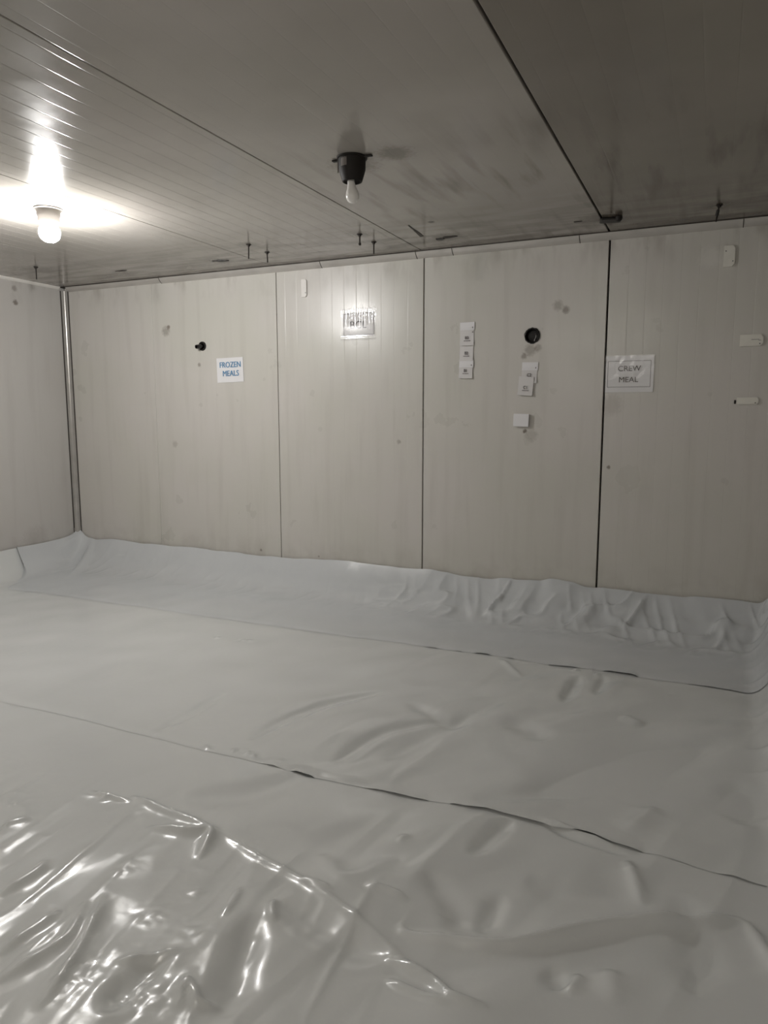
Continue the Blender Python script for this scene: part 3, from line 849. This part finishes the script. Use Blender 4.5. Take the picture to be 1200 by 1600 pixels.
# BCL
t = empty('sign', (-2.366, YS, 1.985), 'clear laminated BCL sign with glinting crinkled top edge', 'sign')
bent_card('card', .250, .168, M['paper_grey'], t, depth=.001, th=.0012)
bm_obj('printed_frame', frame_bm(.236, .150, .0034, -.0028), M['ink_grey'], t)
lettering('BCL', .074, M['ink'], t, (-.004, -.0040, -.028), 0, 1.03)
# crinkled clear film
r = np.random.default_rng(3)
nx, nz = 56, 30; vs = []
for j in range(nz+1):
    for i in range(nx+1):
        u, v = i/nx-.5, j/nz-.5
        k = max(0, (v+.05)/.55)
        y = -.0085-.004*k*(.5+.5*math.sin(i*1.25+1.3*math.sin(i*.37)))*(1 if v < .48 else .6)-.0012*r.random()*k
        if v < -.36: y -= .0028*math.exp(-((v+.43)/.03)**2)
        vs.append((u*.283, y, v*.226+.004*math.sin(i*1.25)*(j == nz)))
fs = [(j*(nx+1)+i, j*(nx+1)+i+1, (j+1)*(nx+1)+i+1, (j+1)*(nx+1)+i) for j in range(nz) for i in range(nx)]
o = py_obj('laminate', vs, fs, M['film'], t, smooth=True); o['label'] = 'clear film crinkled at the top'

# ---------------------------------------------------------------- stacked location labels
def loc_label(x, z, w_, h_, txt, tab, rz, label, yoff, sub=True, dots=1):
    t = empty('location_label', (x, YS-yoff, z), label, 'label', 'small white location labels on the back wall')
    t.rotation_euler = (0, rz, 0)
    bent_card('card', w_, h_, M['paper_grey'], t, curl=.006, th=.0012)
    if tab:
        o = bent_card('holder_flap', w_*1.05, .052, M['paper'], t, curl=.002, th=.0010, nx=4, nz=3, ycomp=.0016)
        o.location = (.003, 0, h_/2-.024)
        for k in range(dots):
            bm = bmesh.new(); box_bm(bm, (w_*.42, -.0050, h_/2-.034-.030*k), (.006, .0008, .009)); bm_obj('rivet', bm, M['ink_grey'], t)
            bm = bmesh.new()
            for q in range(3): box_bm(bm, (w_*(.14+.08*q), -.0046, h_/2-.034-.030*k), (.005, .0005, .0025))
            bm_obj('faint_marks', bm, M['plastic_dim'], t)
    zt = -h_/2+.042
    lettering(txt, .029, M['ink'], t, (0, -.0062, zt), .0, .85, heavy=.0005)
    if sub:
        bm = bmesh.new(); rr = random.Random(len(label))
        xx = -.020
        while xx < .020:
            l = rr.uniform(.004, .008); box_bm(bm, (xx+l/2, -.0072, zt-.010), (l, .0005, .0052)); xx += l+.0016
        bm_obj('small_print', bm, M['ink_grey'], t)
    return t
loc_label(-1.552, 1.878, .097, .152, 'B3', True, math.radians(-1), 'tall white label marked B3, topmost of the left column of three', .001, dots=2)
loc_label(-1.553, 1.750, .094, .098, 'B2', False, math.radians(.5), 'white label marked B2, middle of the left column of three', .0025)
loc_label(-1.556, 1.646, .095, .122, 'B1', True, math.radians(1), 'white label marked B1, lowest of the left column of three', .004)
loc_label(-1.122, 1.612, .100, .132, 'C2', True, math.radians(1), 'upper of two overlapping labels under the large black hole', .001, sub=False)
loc_label(-1.142, 1.527, .098, .122, 'C1', False, math.radians(4), 'lower tilted label, hanging over the other under the large black hole', .009)

# ---------------------------------------------------------------- plastic boxes and strips
t = empty('junction_box', (-1.164, YB, 1.305), 'small square blank white box on the wall below the labels', 'box')
bm = bmesh.new(); box_bm(bm, (0, -.0105, 0), (.098, .020, .080), .003); bm_obj('box_body', bm, M['plastic'], t)
bm = bmesh.new(); box_bm(bm, (0, -.0235, 0), (.102, .006, .084), .002); bm_obj('cover', bm, M['paper'], t)
t.rotation_euler = (0, math.radians(1.5), 0)

def plate(x, z, w_, h_, label, rz=0.0, cut=.25, dim=True, hook=False):
    t = empty('cable_clip_plate', (x, YB, z), label, 'bracket', 'old white plastic strips on the back wall')
    t.rotation_euler = (0, rz, 0)
    c = min(w_, h_)*cut
    P = [(-w_/2, -h_/2), (w_/2-c, -h_/2), (w_/2, -h_/2+c), (w_/2, h_/2-c), (w_/2-c, h_/2), (-w_/2, h_/2)]
    bm = bmesh.new()
    f = bm.faces.new([bm.verts.new((a, -.0005, b)) for a, b in P])
    e = bmesh.ops.extrude_face_region(bm, geom=[f]); vv = [g for g in e['geom'] if isinstance(g, bmesh.types.BMVert)]
    bmesh.ops.translate(bm, verts=vv, vec=(0, -.011, 0))
    bmesh.ops.bevel(bm, geom=[e_ for e_ in bm.edges if all(v.co.y < -.01 for v in e_.verts)], offset=.002, segments=2, affect='EDGES')
    bm_obj('strip_body', bm, M['plastic_dim' if dim else 'plastic'], t)
    L_ = max(w_, h_)
    for s in ((1,) if not hook else (-1, 1)):
        px, pz = (s*(L_/2-.018), -h_*.3) if w_ > h_ else (s*w_*.32, -s*(L_/2-.03))
        lathe_obj('screw_hole', [(0, -.0010), (.003, -.0011), (.0032, 0)], M['black'], t, 10, loc=(px, -.0116, pz), rot=(math.pi/2*-1, 0, 0))
    return t
plate(-2.812, 2.267, .046, .128, 'narrow upright white plastic strip high on the wall left of the BCL sign', dim=False)
plate(.023, 2.245, .060, .118, 'upright white plastic strip high on the wall at far right', hook=True)
t = plate(.166, 1.765, .122, .066, 'wider white rectangular strip at the right edge, right of the CREW MEAL sign')
bm = bmesh.new(); box_bm(bm, (.018, -.0122, .004), (.040, .001, .0025)); box_bm(bm, (.042, -.0122, -.001), (.014, .001, .0025), 0, None)
bm_obj('scratch', bm, M['ink_grey'], t)
t = plate(.166, 1.420, .116, .040, 'thin horizontal white strip low at the right edge')
bm = bmesh.new(); box_bm(bm, (-.066, -.005, -.006), (.010, .009, .022), .002); bm_obj('dark_end', bm, M['bakelite'], t)
